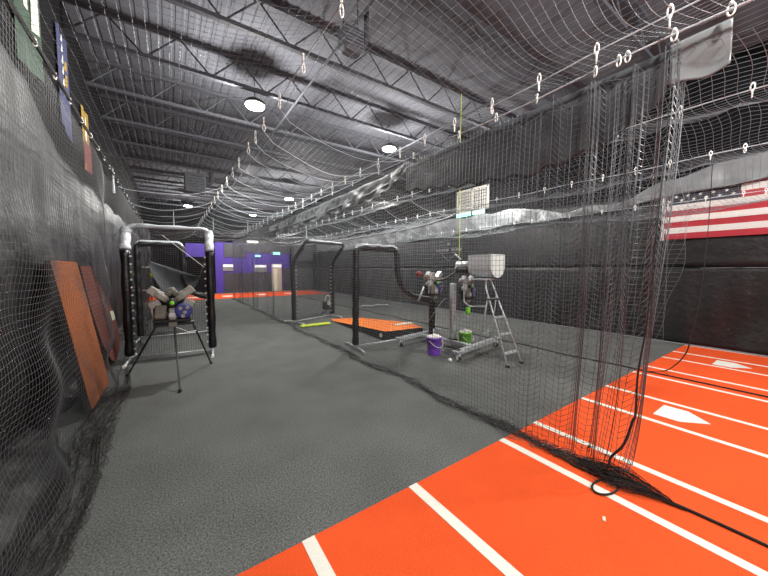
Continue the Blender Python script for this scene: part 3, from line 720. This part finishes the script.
def l_screen(P, foot, lab, y0, mirror=1, r=.075, toptape=True):
    base = Vector((P[0][0], y0, 0)); t = thing('l_screen', lab, 'pitching screen', base)
    pts = fillet([Vector((p[0], y0 + (p[2] if len(p) > 2 else 0), p[1])) for p in P], .12, 4)
    MB().tube(pts, .018, 8).build('frame', M['silver'], t, smooth=True)
    dense = []
    for i in range(len(pts) - 1):
        n = max(1, int((pts[i + 1] - pts[i]).length / .06))
        for q in range(n): dense.append(pts[i].lerp(pts[i + 1], q / n))
    dense.append(pts[-1]); dense = [p for p in dense if p.z > .1]
    MB().tube(dense, [r + .007 * math.sin(i * 1.15) for i in range(len(dense))], 12).build('pole_padding', M['pad'], t, smooth=True)
    MB().tube([Vector((P[0][0], y0, .06)), Vector((P[-1][0], y0, .06))], .018, 8).build('bottom_bar', M['silver'], t, smooth=True)
    for q in (P[0], P[-1]):
        MB().tube(fillet([(q[0] - .08, y0 - foot, .02), (q[0] - .05, y0 - foot * .7, .05), (q[0] + .02, y0 + foot * .7, .05), (q[0] + .04, y0 + foot, .02)], .05), .022, 8).build('foot', M['silver'], t, smooth=True)
    if toptape:
        zt = max(p[1] for p in P); tt = [p for p in dense if p.z > zt - .14]
        MB().tube([p + Vector((0, -.02, .045)) for p in tt], .045, 8).build('top_tape', M['tape'], t, smooth=True)
    # net clipped to the outline
    xs = [p.x for p in pts]; zs = [p.z for p in pts]
    x0, x1 = min(xs), max(xs); zt = max(zs); b = MB()
    def topz(x):
        best = 0
        for i in range(len(pts) - 1):
            a, c = pts[i], pts[i + 1]
            if min(a.x, c.x) <= x <= max(a.x, c.x) and abs(c.x - a.x) > 1e-6:
                best = max(best, a.z + (c.z - a.z) * (x - a.x) / (c.x - a.x))
        return best
    x = x0 + .03
    while x < x1 - .02:
        h = topz(x)
        if h > .2: b.tube([(x, y0, .07), (x, y0, h)], .0022, 3, cap=False)
        x += .045
    z = .1
    while z < zt - .02:
        run = None; X = x0
        while X <= x1 + .001:
            ok = topz(X) > z
            if ok and run is None: run = X
            if (not ok or X + .02 > x1) and run is not None:
                b.tube([(run, y0, z), (X, y0, z)], .0022, 3, cap=False); run = None
            X += .02
        z += .045
    b.build('screen_net', M['netdark'], t)
    return t
l_screen([(3.36, .04), (3.38, 2.26), (4.50, 2.26), (4.53, 1.62), (4.66, 1.33), (4.98, 1.10), (5.45, 1.0), (5.70, .95), (5.70, .04)], .55, 'black padded L-shaped screen left of the pitching machine cart', 6.0)
l_screen([(-.67, .04), (-.67, 2.42), (.27, 2.42), (.29, 1.5), (.45, 1.15), (.85, 1.0), (.87, .04)], .5, 'second padded L-shaped screen standing farther back behind the silver-wrapped one', 9.8)
rear_l = bpy.data.objects['l_screen.001']
def pouch(u, v):
    x = -.45 + 1.25 * u; top = 2.0 - .5 * u; bot = 1.95 - 1.0 * math.sin(PI * min(1, u * 1.05)) ** .7
    return (x, 9.70 + .12 * math.sin(PI * u) * math.sin(PI * v), bot + (max(top, bot) - bot) * v)
po_ = MB().grid(pouch, 24, 10).build('catch_pouch', M['darktarp'], rear_l, smooth=True); po_.modifiers.new('thickness', 'SOLIDIFY').thickness = .006
# third screen far off, only its white feet and lower bars show
for (u0, v0, u1, v1, l) in ((360, 307, 388, 306, 'white base bar of a screen on the floor behind the L-shaped screen'),):
    a = at(u0, v0, z=.03); c = at(u1, v1, z=.03)
    b = MB().tube(fillet([a, a.lerp(c, .1) + Vector((0, 0, .06)), a.lerp(c, .45) + Vector((0, 0, .04)), a.lerp(c, .5) + Vector((0, .25, 0)), a.lerp(c, .6) + Vector((0, 0, .08)), c + Vector((0, 0, .06)), c], .05), .03, 8)
    tag(b.build('screen_base', M['silver'], base=tuple(a), smooth=True), l, 'screen base')

# ------------------------------------------------------------------ leaning mats on the left
def slab_between(name, quad, thick, mtop, medge, root, bulge=0):
    """quad: outline (list of 3D points, any count) facing the room; thickness goes behind"""
    P = [Vector(p) for p in quad]; n = len(P); nrm = (P[1] - P[0]).cross(P[-1] - P[0]).normalized()
    if nrm.x < 0: nrm = -nrm
    c = sum(P, Vector()) / n
    inner = [c + (p - c) * .985 + nrm * .006 for p in P]; b = MB()
    V = inner + P + [p - nrm * thick for p in P]
    F = [tuple(range(n))]; ms = [0]
    for k in (0, n):
        for i in range(n): j = (i + 1) % n; F.append((k + i, k + n + i, k + n + j, k + j)); ms.append(0 if k == 0 else 1)
    F.append(tuple(range(3 * n - 1, 2 * n - 1, -1))); ms.append(1)
    b.add(V, F); b.m = ms
    return b.build(name, [mtop, medge], root)
def roundpoly(P, r, n=4):
    P = [Vector(p) for p in P]; out = []
    for i in range(len(P)):
        a, p, c = P[i - 1], P[i], P[(i + 1) % len(P)]
        q0 = p + (a - p).normalized() * r; q1 = p + (c - p).normalized() * r
        for k in range(n + 1): t = k / n; out.append(q0 * (1 - t) ** 2 + p * 2 * t * (1 - t) + q1 * t * t)
    return out
t = thing('turf_mat', 'long orange turf mat leaning on the left wall behind the net', 'mat', (-.9, 5.8, 0))
A0 = at(92, 411, z=.07); A1 = at(109, 383, z=.05)
T0 = at(50, 260, x=-1.17); T1 = at(76.5, 262, x=-1.17)
slab_between('turf_top', roundpoly([A0, A1, T1, T0], .07), .06, M['clay'], M['edge'], t)
t = thing('pitching_mound_mat', 'red-brown tapered turf mat leaning on the left wall beyond the orange one', 'mat', (-.95, 7.7, 0))
def lw(u, v):     # plane leaning against the wall: x from -0.9 on the floor to -1.2 at 1.85 m
    for k in range(20):
        x = -.9 if k == 0 else x; p = at(u, v, x=x); x = -.88 - .30 * p.z / 1.85
    return p
outl = [lw(80, 266), lw(90, 266), lw(98, 282), lw(107, 299), lw(113.5, 312), lw(119.5, 334), lw(119.5, 350), lw(116.5, 360), lw(112, 361), lw(103, 345), lw(92, 312)]
slab_between('turf_top', outl, .09, M['maroon'], M['edge'], t)
q = [lw(109, 311), lw(112.5, 311), lw(114.5, 319), lw(111.5, 320.5)]
MB().prism([p + Vector((.012, 0, 0)) for p in q], (.003, 0, 0)).build('label_tag', M['sticker'], t)

# ------------------------------------------------------------------ pitching machine heads
def machine_head(t, c, s, face=0, scheme=0):
    """three-wheel head centred at c, looking along -Y turned by face"""
    c = Vector(c); R = rotz(face)
    def W(p): return c + R @ (Vector(p) * s)
    hub = MB(); hub.lathe(c, [(.05 * s, -.07 * s), (.13 * s, -.06 * s), (.13 * s, .05 * s), (.06 * s, .07 * s)], axis=R @ Vector((0, 1, 0)), n=20); hub.build('hub', M['black'], t, smooth=True)
    for k, a in enumerate((math.radians(140), math.radians(40), math.radians(270))):
        rad = Vector((math.cos(a), 0, math.sin(a))); tan = Vector((-math.sin(a), 0, math.cos(a)))
        wc = W(rad * .21); ax = R @ tan
        w = MB(); w.lathe(wc, [(.05 * s, -.055 * s), (.135 * s, -.05 * s), (.15 * s, -.03 * s), (.142 * s, 0), (.15 * s, .03 * s), (.135 * s, .05 * s), (.05 * s, .055 * s)], axis=ax, n=24)
        wh = w.build('wheel', M['tan'], t, smooth=True)
        MB().lathe(wc, [(.045 * s, -.075 * s), (.045 * s, .075 * s)], axis=ax, n=12).build('wheel_hub', M['silver'], wh, smooth=True)
        rot = R @ roty(-a)
        fb = MB(); fb.box(W(rad * .30 + Vector((0, -.05, 0))), (.24 * s, .12 * s, .135 * s), rot, bev=.012 * s); fb.build('fender', (M['silver'] if scheme else M['tan']) if k < 2 else M['beige'], t)
        mc = W(rad * .15 + tan * (.13 if k != 0 else -.13) * (1 if k < 2 else 1)); mo = MB(); mo.lathe(mc, [(.04 * s, -.08 * s), (.058 * s, -.07 * s), (.058 * s, .07 * s), (.045 * s, .08 * s)], axis=ax, n=16); mo.build('motor', M['beige'], t, smooth=True)
    ch = MB(); ch.tube([W((0, -.16, .0)), W((0, -.02, .0))], .045 * s, 12); ch.build('ball_chute', M['black'], t, smooth=True)
    bl = MB(); bl.ball(W((0, -.17, .012)), .038 * s, 12); bl.build('chute_ball', M['lime'], t, smooth=True)
    cb = MB(); cb.lathe(W((.17, -.14, -.13)), [(.10 * s, -.03 * s), (.135 * s, -.02 * s), (.135 * s, .03 * s), (.08 * s, .05 * s)], axis=R @ Vector((0, 1, 0)), n=24); cbo = cb.build('control_box', M['blue'], t)
    for (dx, dz) in ((-.055, .055), (.055, .06), (.01, -.02), (-.02, -.085)):
        k = MB(); k.lathe(W((.17 + dx, -.175, -.14 + dz)), [(.028 * s, -.012 * s), (.036 * s, .012 * s)], axis=R @ Vector((0, 1, 0)), n=10); k.build('dial', M['tan'], cbo, smooth=True)
    for sx in (-1, 1):
        sf = MB(); sf.box(W((sx * .25, -.06, .0)), (.17 * s, .12 * s, .12 * s), R @ roty(sx * .45), bev=.015 * s); sf.build('side_guard', M['tan'] if scheme == 0 else M['silver'], t)
    lb = MB(); lb.box(W((-.17, -.08, -.14)), (.17 * s, .14 * s, .24 * s), R @ roty(.1), bev=.02 * s); lb.build('motor_housing', M['beige'], t)
    tb = MB(); tb.tube([W((-.22, -.1, -.02)), W((-.23, -.12, -.26))], .016 * s, 8); tb.tube([W((.02, -.1, -.12)), W((.02, -.1, -.28))], .03 * s, 8); tb.build('support_tube', M['silver'], t, smooth=True)
    fp = MB(); fp.prism([W((-.27, .04, -.27)), W((.27, .04, -.27)), W((.30, .04, -.05)), W((.16, .04, .14)), W((-.16, .04, .14)), W((-.30, .04, -.05))], R @ Vector((0, .02 * s, 0))); fp.build('back_plate', M['black'], t)
    for sx in (-1, 1):
        st = MB(); st.tube([W((sx * .27, -.05, -.28)), W((sx * .29, -.08, -.1)), W((sx * .2, -.08, .08))], .014 * s, 8); st.build('side_strut', M['silver'], t, smooth=True)
    bo = MB(); bo.box(W((0, -.1, -.2)), (.12 * s, .1 * s, .1 * s), R, bev=.02 * s); bo.build('gear_housing', M['silver'], t)
    pl = MB(); pl.box(W((0, -.02, -.30)), (.56 * s, .22 * s, .06 * s), R, bev=.01); pl.build('cradle', M['black'], t)
t = thing('pitching_machine', 'three-wheel pitching machine on a black tripod in front of the silver-wrapped screen', 'pitching machine', (.04, 6.1, 0))
hc = at(172, 303, y=6.15)
machine_head(t, hc, .92)
zt = hc.z - .30
top = Vector((hc.x + .02, 6.15, .90))
MB().box((top.x, top.y, .885), (.56, .10, .05), bev=.01).build('mount_bar', M['black'], t)
for (bx, u, v) in ((-.24, 128, 375), (.26, 211, 363), (0, 180, 391)):
    ft = at(u, v, z=.02); a = Vector((top.x + bx, top.y, .88))
    lg = MB().tube([a, a.lerp(ft, .5), ft], [.017, .015, .013], 8).build('tripod_leg', M['black'] if bx else M['heater'], t, smooth=True)
    MB().ball((ft.x, ft.y, .028), .028, 10).build('rubber_foot', M['pad'], lg, smooth=True)
MB().tube(smoothpath([(top.x + .02, 6.0, .85), (top.x + .12, 5.98, .80), (top.x + .18, 5.98, .76), (top.x + .3, 5.98, .77)], 5), .006, 6).build('power_cord', M['white'], t, smooth=True)

# cart with two heads and hopper ------------------------------------
t = thing('pitching_machine_cart', 'wheeled cart carrying two pitching machine heads and a silver ball hopper', 'pitching machine', (5.3, 4.8, 0))
def beam(p, q, w, h, name, m):
    p, q = Vector(p), Vector(q); d = q - p; a = math.atan2(d.y, d.x)
    return MB().box((p + q) / 2, (d.length, w, h), rotz(a), bev=.008).build(name, m, t)
fb = beam((4.50, 4.06, .17), (6.15, 4.36, .17), .10, .09, 'base_beam', M['silver'])
rb = beam((4.28, 5.62, .17), (5.75, 5.85, .17), .10, .09, 'base_beam', M['silver'])
beam((5.28, 4.2, .13), (5.12, 5.75, .13), .10, .08, 'base_spine', M['silver'])
for (x, y) in ((4.53, 4.04), (6.12, 4.33), (4.32, 5.60), (5.72, 5.82)):
    c = MB().lathe((x, y, .055), [(.02, -.022), (.055, -.02), (.055, .02), (.02, .022)], axis=(1, .3, 0), n=16).build('caster', M['black'], t, smooth=True)
    f = MB().box((x, y, .12), (.09, .06, .04)).box((x, y, .205), (.2, .14, .02)).box((x - .035, y, .075), (.01, .05, .09)).box((x + .035, y, .075), (.01, .05, .09)); f.build('caster_bracket', M['silver'], t)
po = MB().box((5.40, 5.0, .80), (.13, .10, 1.32), bev=.01).build('post', M['silver'], t)
MB().box((5.33, 4.97, .14), (.2, .2, .06)).box((5.46, 5.0, .6), (.03, .06, .9)).build('post_bracket', M['black'], t)
MB().box((5.33, 5.66, .55), (.08, .08, .85), bev=.01).build('rear_post', M['black'], t)
machine_head(t, at(432.5, 283, y=5.5), .90, .25, 1)
machine_head(t, at(466, 287, y=4.85), .85, .35, 1)
k = at(419, 274, y=5.45); MB().ball(k, .075, 12, sq=(1, .8, .9)).build('red_cap', M['redp'], t, smooth=True)
k = at(418, 301, y=5.4); k2 = at(424, 287, y=5.4); MB().tube([k, k2], .02, 8).build('handle', M['silver'], t, smooth=True)
MB().tube(smoothpath([at(437, 281, y=5.4), at(447, 278, y=5.2), at(458, 270, y=5.0)], 5), .025, 8).build('feed_arm', M['black'], t, smooth=True)
MB().tube([at(447, 298, y=5.3), at(443, 300, y=5.35), at(428, 322, y=5.5)], .008, 6).build('brace', M['silver'], t, smooth=True)
# U-shaped hopper
hy0, hy1 = 4.00, 4.60; hx0 = 5.42; hx1 = 5.87; hz1 = 2.09; hz0 = 1.61; rr = (hx1 - hx0) / 2; cxh = (hx0 + hx1) / 2
prof = [(hx0, hz1), (hx1, hz1), (hx1, hz0 + rr)] + [(cxh + rr * math.cos(a), hz0 + rr + rr * math.sin(a)) for a in [-PI * i / 12 for i in range(1, 12)]] + [(hx0, hz0 + rr)]
MB().prism([(p[0], hy0, p[1]) for p in prof], (0, hy1 - hy0, 0)).build('hopper', M['silver'], t)
MB().prism([(cxh + (p[0] - cxh) * 1.02, hy0 - .012, (hz0 + hz1) / 2 + (p[1] - (hz0 + hz1) / 2) * 1.02) for p in prof], (0, .012, 0)).build('hopper_end_plate', M['platep'], t)
MB().box((5.56, 4.30, 1.57), (.30, .35, .03)).build('hopper_bracket', M['tape'], t)
a = at(457.5, 264.5, y=5.05); c2 = at(474, 264.5, y=4.55)
MB().tube([a, c2], .075, 16).build('feeder_drum', M['silver'], t, smooth=True)
d0 = a - Vector((0, 0, .12)); d1 = c2 - Vector((0, 0, .12)); MB().tube([d0, d1], .09, 14).build('feeder_motor', M['black'], t, smooth=True)
MB().tube([at(455, 254, y=5.05), at(461, 259.5, y=4.95)], .018, 8).tube([at(455, 268, y=5.05), at(459, 265.5, y=5.0)], .022, 8).build('hopper_lever', M['silver'], t, smooth=True)
MB().tube([(5.5, 4.75, 1.5), (5.45, 4.72, 1.05), (5.5, 4.6, .95), (5.95, 4.5, .93)], .018, 8).build('support_arm', M['silver'], t, smooth=True)
gx = at(468, 311, y=4.6)
MB().lathe((gx.x, gx.y, gx.z - .08), [(.045, 0), (.055, .02), (.055, .15), (.05, .16)], n=16).build('bottle_holder', M['lime'], t, smooth=True)
g = at(459, 262, y=5.0)
tag(MB().tube([(g.x, g.y, g.z + .02), (g.x + .01, g.y, 3.0), (g.x - .02, g.y, 4.6), (g.x, g.y, 5.75)], .007, 6).build('hanging_power_cord', M['lemon'], base=(g.x, g.y, g.z)), 'yellow-green cord hanging from the ceiling to the machine hopper', 'cord')

# ------------------------------------------------------------------ step ladder
t = thing('step_ladder', 'silver four-step ladder beside the machine cart', 'ladder', (5.4, 3.8, 0))
fl, fr_ = Vector((4.98, 3.27, .02)), Vector((5.42, 3.27, .02)); tl, tr = Vector((5.50, 4.17, 1.40)), Vector((5.76, 4.17, 1.40))
MB().tube(fillet([fl, tl, tl + Vector((.10, .07, .17)), tr + Vector((-.02, .07, .17)), tr, fr_], .08), .017, 8).build('front_rail', M['silver'], t, smooth=True)
for s0 in (0, 1):
    a = (tl, tr)[s0].lerp((fl, fr_)[s0], .12); c = (Vector((5.62, 4.42, .02)), Vector((6.12, 4.5, .02)))[s0]
    MB().tube([a, c], .014, 8).build('rear_leg', M['silver'], t, smooth=True)
for f in (.17, .42, .64, .86):
    z = f; a = tl.lerp(fl, f); c = tr.lerp(fr_, f); m_ = (a + c) / 2; big = f < .2
    MB().box(m_, ((c - a).length + (.06 if big else 0), .20 if big else .09, .028), bev=.006).build('step', M['black'] if big else M['silver'], t)
MB().tube([Vector((5.66, 4.38, .35)), Vector((6.02, 4.45, .35))], .01, 6).build('rear_brace', M['silver'], t)
for p in (fl, fr_): MB().box((p.x, p.y, .02), (.05, .06, .04)).build('foot', M['pad'], t)

# ------------------------------------------------------------------ buckets and balls
def bucket(x, y, h, r, m, lab):
    t = thing('ball_bucket', lab, 'bucket', (x, y, .009 if y < EDGE else 0))
    MB().lathe((x, y, 0), [(r * .84, 0), (r * .86, .02), (r, h), (r * 1.03, h), (r * 1.03, h - .03), (r * 1.06, h - .035), (r * 1.06, h), (r * .97, h + .004), (r * .95, h - .02), (r * .80, .03)], n=28).build('body', m, t, smooth=True)
    hp = [(x + r * 1.06 * math.cos(a), y - r * .3 - abs(math.sin(a)) * r * .9, h - .06 - .13 * math.sin(a)) for a in [PI * i / 12 for i in range(13)]]
    MB().tube(hp, .006, 6).build('handle', M['white'], t, smooth=True)
    o0 = None; k = 0
    for ring, n_ in ((0, 1), (.5, 5), (.78, 8)):
        for i in range(n_):
            a = 2 * PI * i / max(n_, 1) + ring; p = (x + r * ring * math.cos(a), y + r * ring * math.sin(a), h + .035 - ring * .045 + .008 * math.sin(i * 5))
            if o0 is None: o0 = MB().ball((0, 0, 0), .037, 12).build('baseball', M['baseball'], base=(0, 0, 0), smooth=True); o = o0
            else: o = o0.copy(); C.objects.link(o)
            o.location = p; tag(o, 'white baseball heaped in the %s bucket' % ('purple' if m is M['purple'] else 'lime green'), 'baseball', 'baseballs in the %s bucket' % ('purple' if m is M['purple'] else 'green'))
bucket(4.50, 4.68, .37, .155, M['purple'], 'purple bucket full of white balls in front of the cart')
bucket(5.55, 4.75, .34, .15, M['lime'], 'lime green bucket of white balls beside the cart post')
p = at(450, 360, z=.037); tag(MB().ball(p, .037, 14).build('baseball', M['baseball'], base=(p.x, p.y, 0), smooth=True), 'single white baseball on the floor before the cart', 'baseball')
p = at(563, 519, z=.02)
p = at(604, 519, z=.012)
tag(MB().box((p.x, p.y, .014), (.05, .02, .008), rotz(.4), bev=.003).build('paper_scrap', M['sticker'], base=(p.x, p.y, .01)), 'tiny pale scrap on the foreground orange turf', 'scrap')

# ------------------------------------------------------------------ portable mound
t = thing('pitching_mound', 'portable pitching mound with orange turf top and black sides', 'pitching mound', (5.0, 7.6, 0))
gp = [at(385.5, 338.5, z=0), at(422, 334.6, z=0)]
hF = .22
front = [at(385.5, 331.5, z=hF), at(422.5, 327, z=hF)]
fx0, fy0 = front[0].x, front[0].y
tops = [at(385.5, 331.5, z=.24), at(423, 327.5, z=.24), at(407, 322.2, z=.22), at(361, 317.6, z=.06), at(331, 319, z=.03), at(333, 321, z=.03), at(361, 326.3, z=.17)]
V = [tuple(p) for p in tops] + [(p[0], p[1], 0) for p in tops]; n = len(tops)
b = MB(); b.add(V, [(0, 1, 2), (0, 2, 6), (2, 3, 6), (3, 4, 5), (3, 5, 6)], 0); b.add(V, [(i, n + i, n + (i + 1) % n, (i + 1) % n) for i in range(n)] + [tuple(range(2 * n - 1, n - 1, -1))], 1)
b.build('mound_body', [M['moundtop'], M['edge']], t)
rb0 = at(404, 323.8, z=.235); MB().box((rb0.x, rb0.y, .235), (.62, .15, .03), bev=.005).build('pitching_rubber', M['white'], t)
lg = at(379, 332.5, y=6.9); 
MB().lathe(tops[0].lerp(tops[6], .15) - Vector((0, 0, .12)), [(.05, -.03), (.05, .03)], axis=(-1, -.25, 0), n=16).build('round_badge', M['offwhite'], t)

# ------------------------------------------------------------------ far small things
p0 = Vector((4.9, 11.6, 0)); p0 = at(328, 315, z=0)
t = thing('ball_caddy', 'small wheeled ball caddy with white top far behind the leaning screen', 'ball caddy', p0)
b = MB(); b.box(p0 + Vector((0, 0, .38)), (.34, .3, .32), bev=.03); b.build('bin', M['greywall'], t)
for sx in (-.15, .15):
    MB().tube([p0 + Vector((sx, -.1, 0)), p0 + Vector((sx * .6, 0, .3))], .014, 6).build('leg', M['black'], t)
    MB().lathe(p0 + Vector((sx, .1, .06)), [(.02, -.02), (.06, -.015), (.06, .015), (.02, .02)], axis=(1, 0, 0), n=14).build('wheel', M['black'], t)
MB().tube(smoothpath([p0 + Vector((-.1, .05, .5)), p0 + Vector((-.05, .05, .72)), p0 + Vector((.08, .05, .74)), p0 + Vector((.13, .05, .5))], 5), .02, 8).build('handle', M['white'], t, smooth=True)
MB().box(p0 + Vector((-.02, -.16, .48)), (.16, .04, .16), roty(.5), bev=.01).build('lid_flap', M['white'], t)
MB().box(p0 + Vector((.21, -.05, .38)), (.10, .1, .24), bev=.03).build('water_bottle', M['blue'], t)
a = at(302, 326.5, z=.03); c = at(329, 323.5, z=.03); b = MB()
for i in range(6):
    p = a.lerp(c, (i + .5) / 6); b.box((p.x, p.y, .04), (.24, .17, .07), rotz(.3 * math.sin(i * 2.3)), bev=.025)
tag(b.build('foam_roll', M['lemon'], base=(a.x, a.y, 0)), 'lumpy neon yellow foam strip on the floor under the leaning screen', 'foam strip')
# rack with lime bags at the far left
rk = Vector((-.78, 15.5, 0)); t = thing('equipment_rack', 'black equipment rack with white shelf edges far behind the left screen', 'rack', rk)
for sx in (-.45, .45):
    for sy in (-.2, .2): MB().box(rk + Vector((sx, sy, .95)), (.05, .05, 1.9)).build('post', M['black'], t)
for z in (.45, .95, 1.4, 1.85):
    sh = MB().box(rk + Vector((0, 0, z)), (.95, .45, .03)).build('shelf', M['black'], t)
    if z in (.45, .95, 1.85): MB().box(rk + Vector((0, -.235, z)), (.93, .012, .045)).build('shelf_edge', M['offwhite'], sh)
for sx, l in ((-.3, 'lime green ball bag on the left of the far rack'), (.22, 'lime green ball bag on the right of the far rack')):
    tag(MB().ball(rk + Vector((sx, -.05, 1.55)), .13, 12, sq=(1.1, .8, .95)).build('ball_bag', M['lemon'], base=rk + Vector((sx, 0, 1.42)), smooth=True), l, 'bag', 'bags on the far rack')

# ------------------------------------------------------------------ light & colour
w = bpy.data.worlds.new('world'); sc.world = w; w.use_nodes = True
w.node_tree.nodes['Background'].inputs[0].default_value = (.52, .66, .82, 1); w.node_tree.nodes['Background'].inputs[1].default_value = .55
sc.view_settings.view_transform = 'Standard'; sc.view_settings.look = 'None'; sc.view_settings.gamma = 1; sc.view_settings.use_curve_mapping = False
sc.view_settings.exposure = 0.58
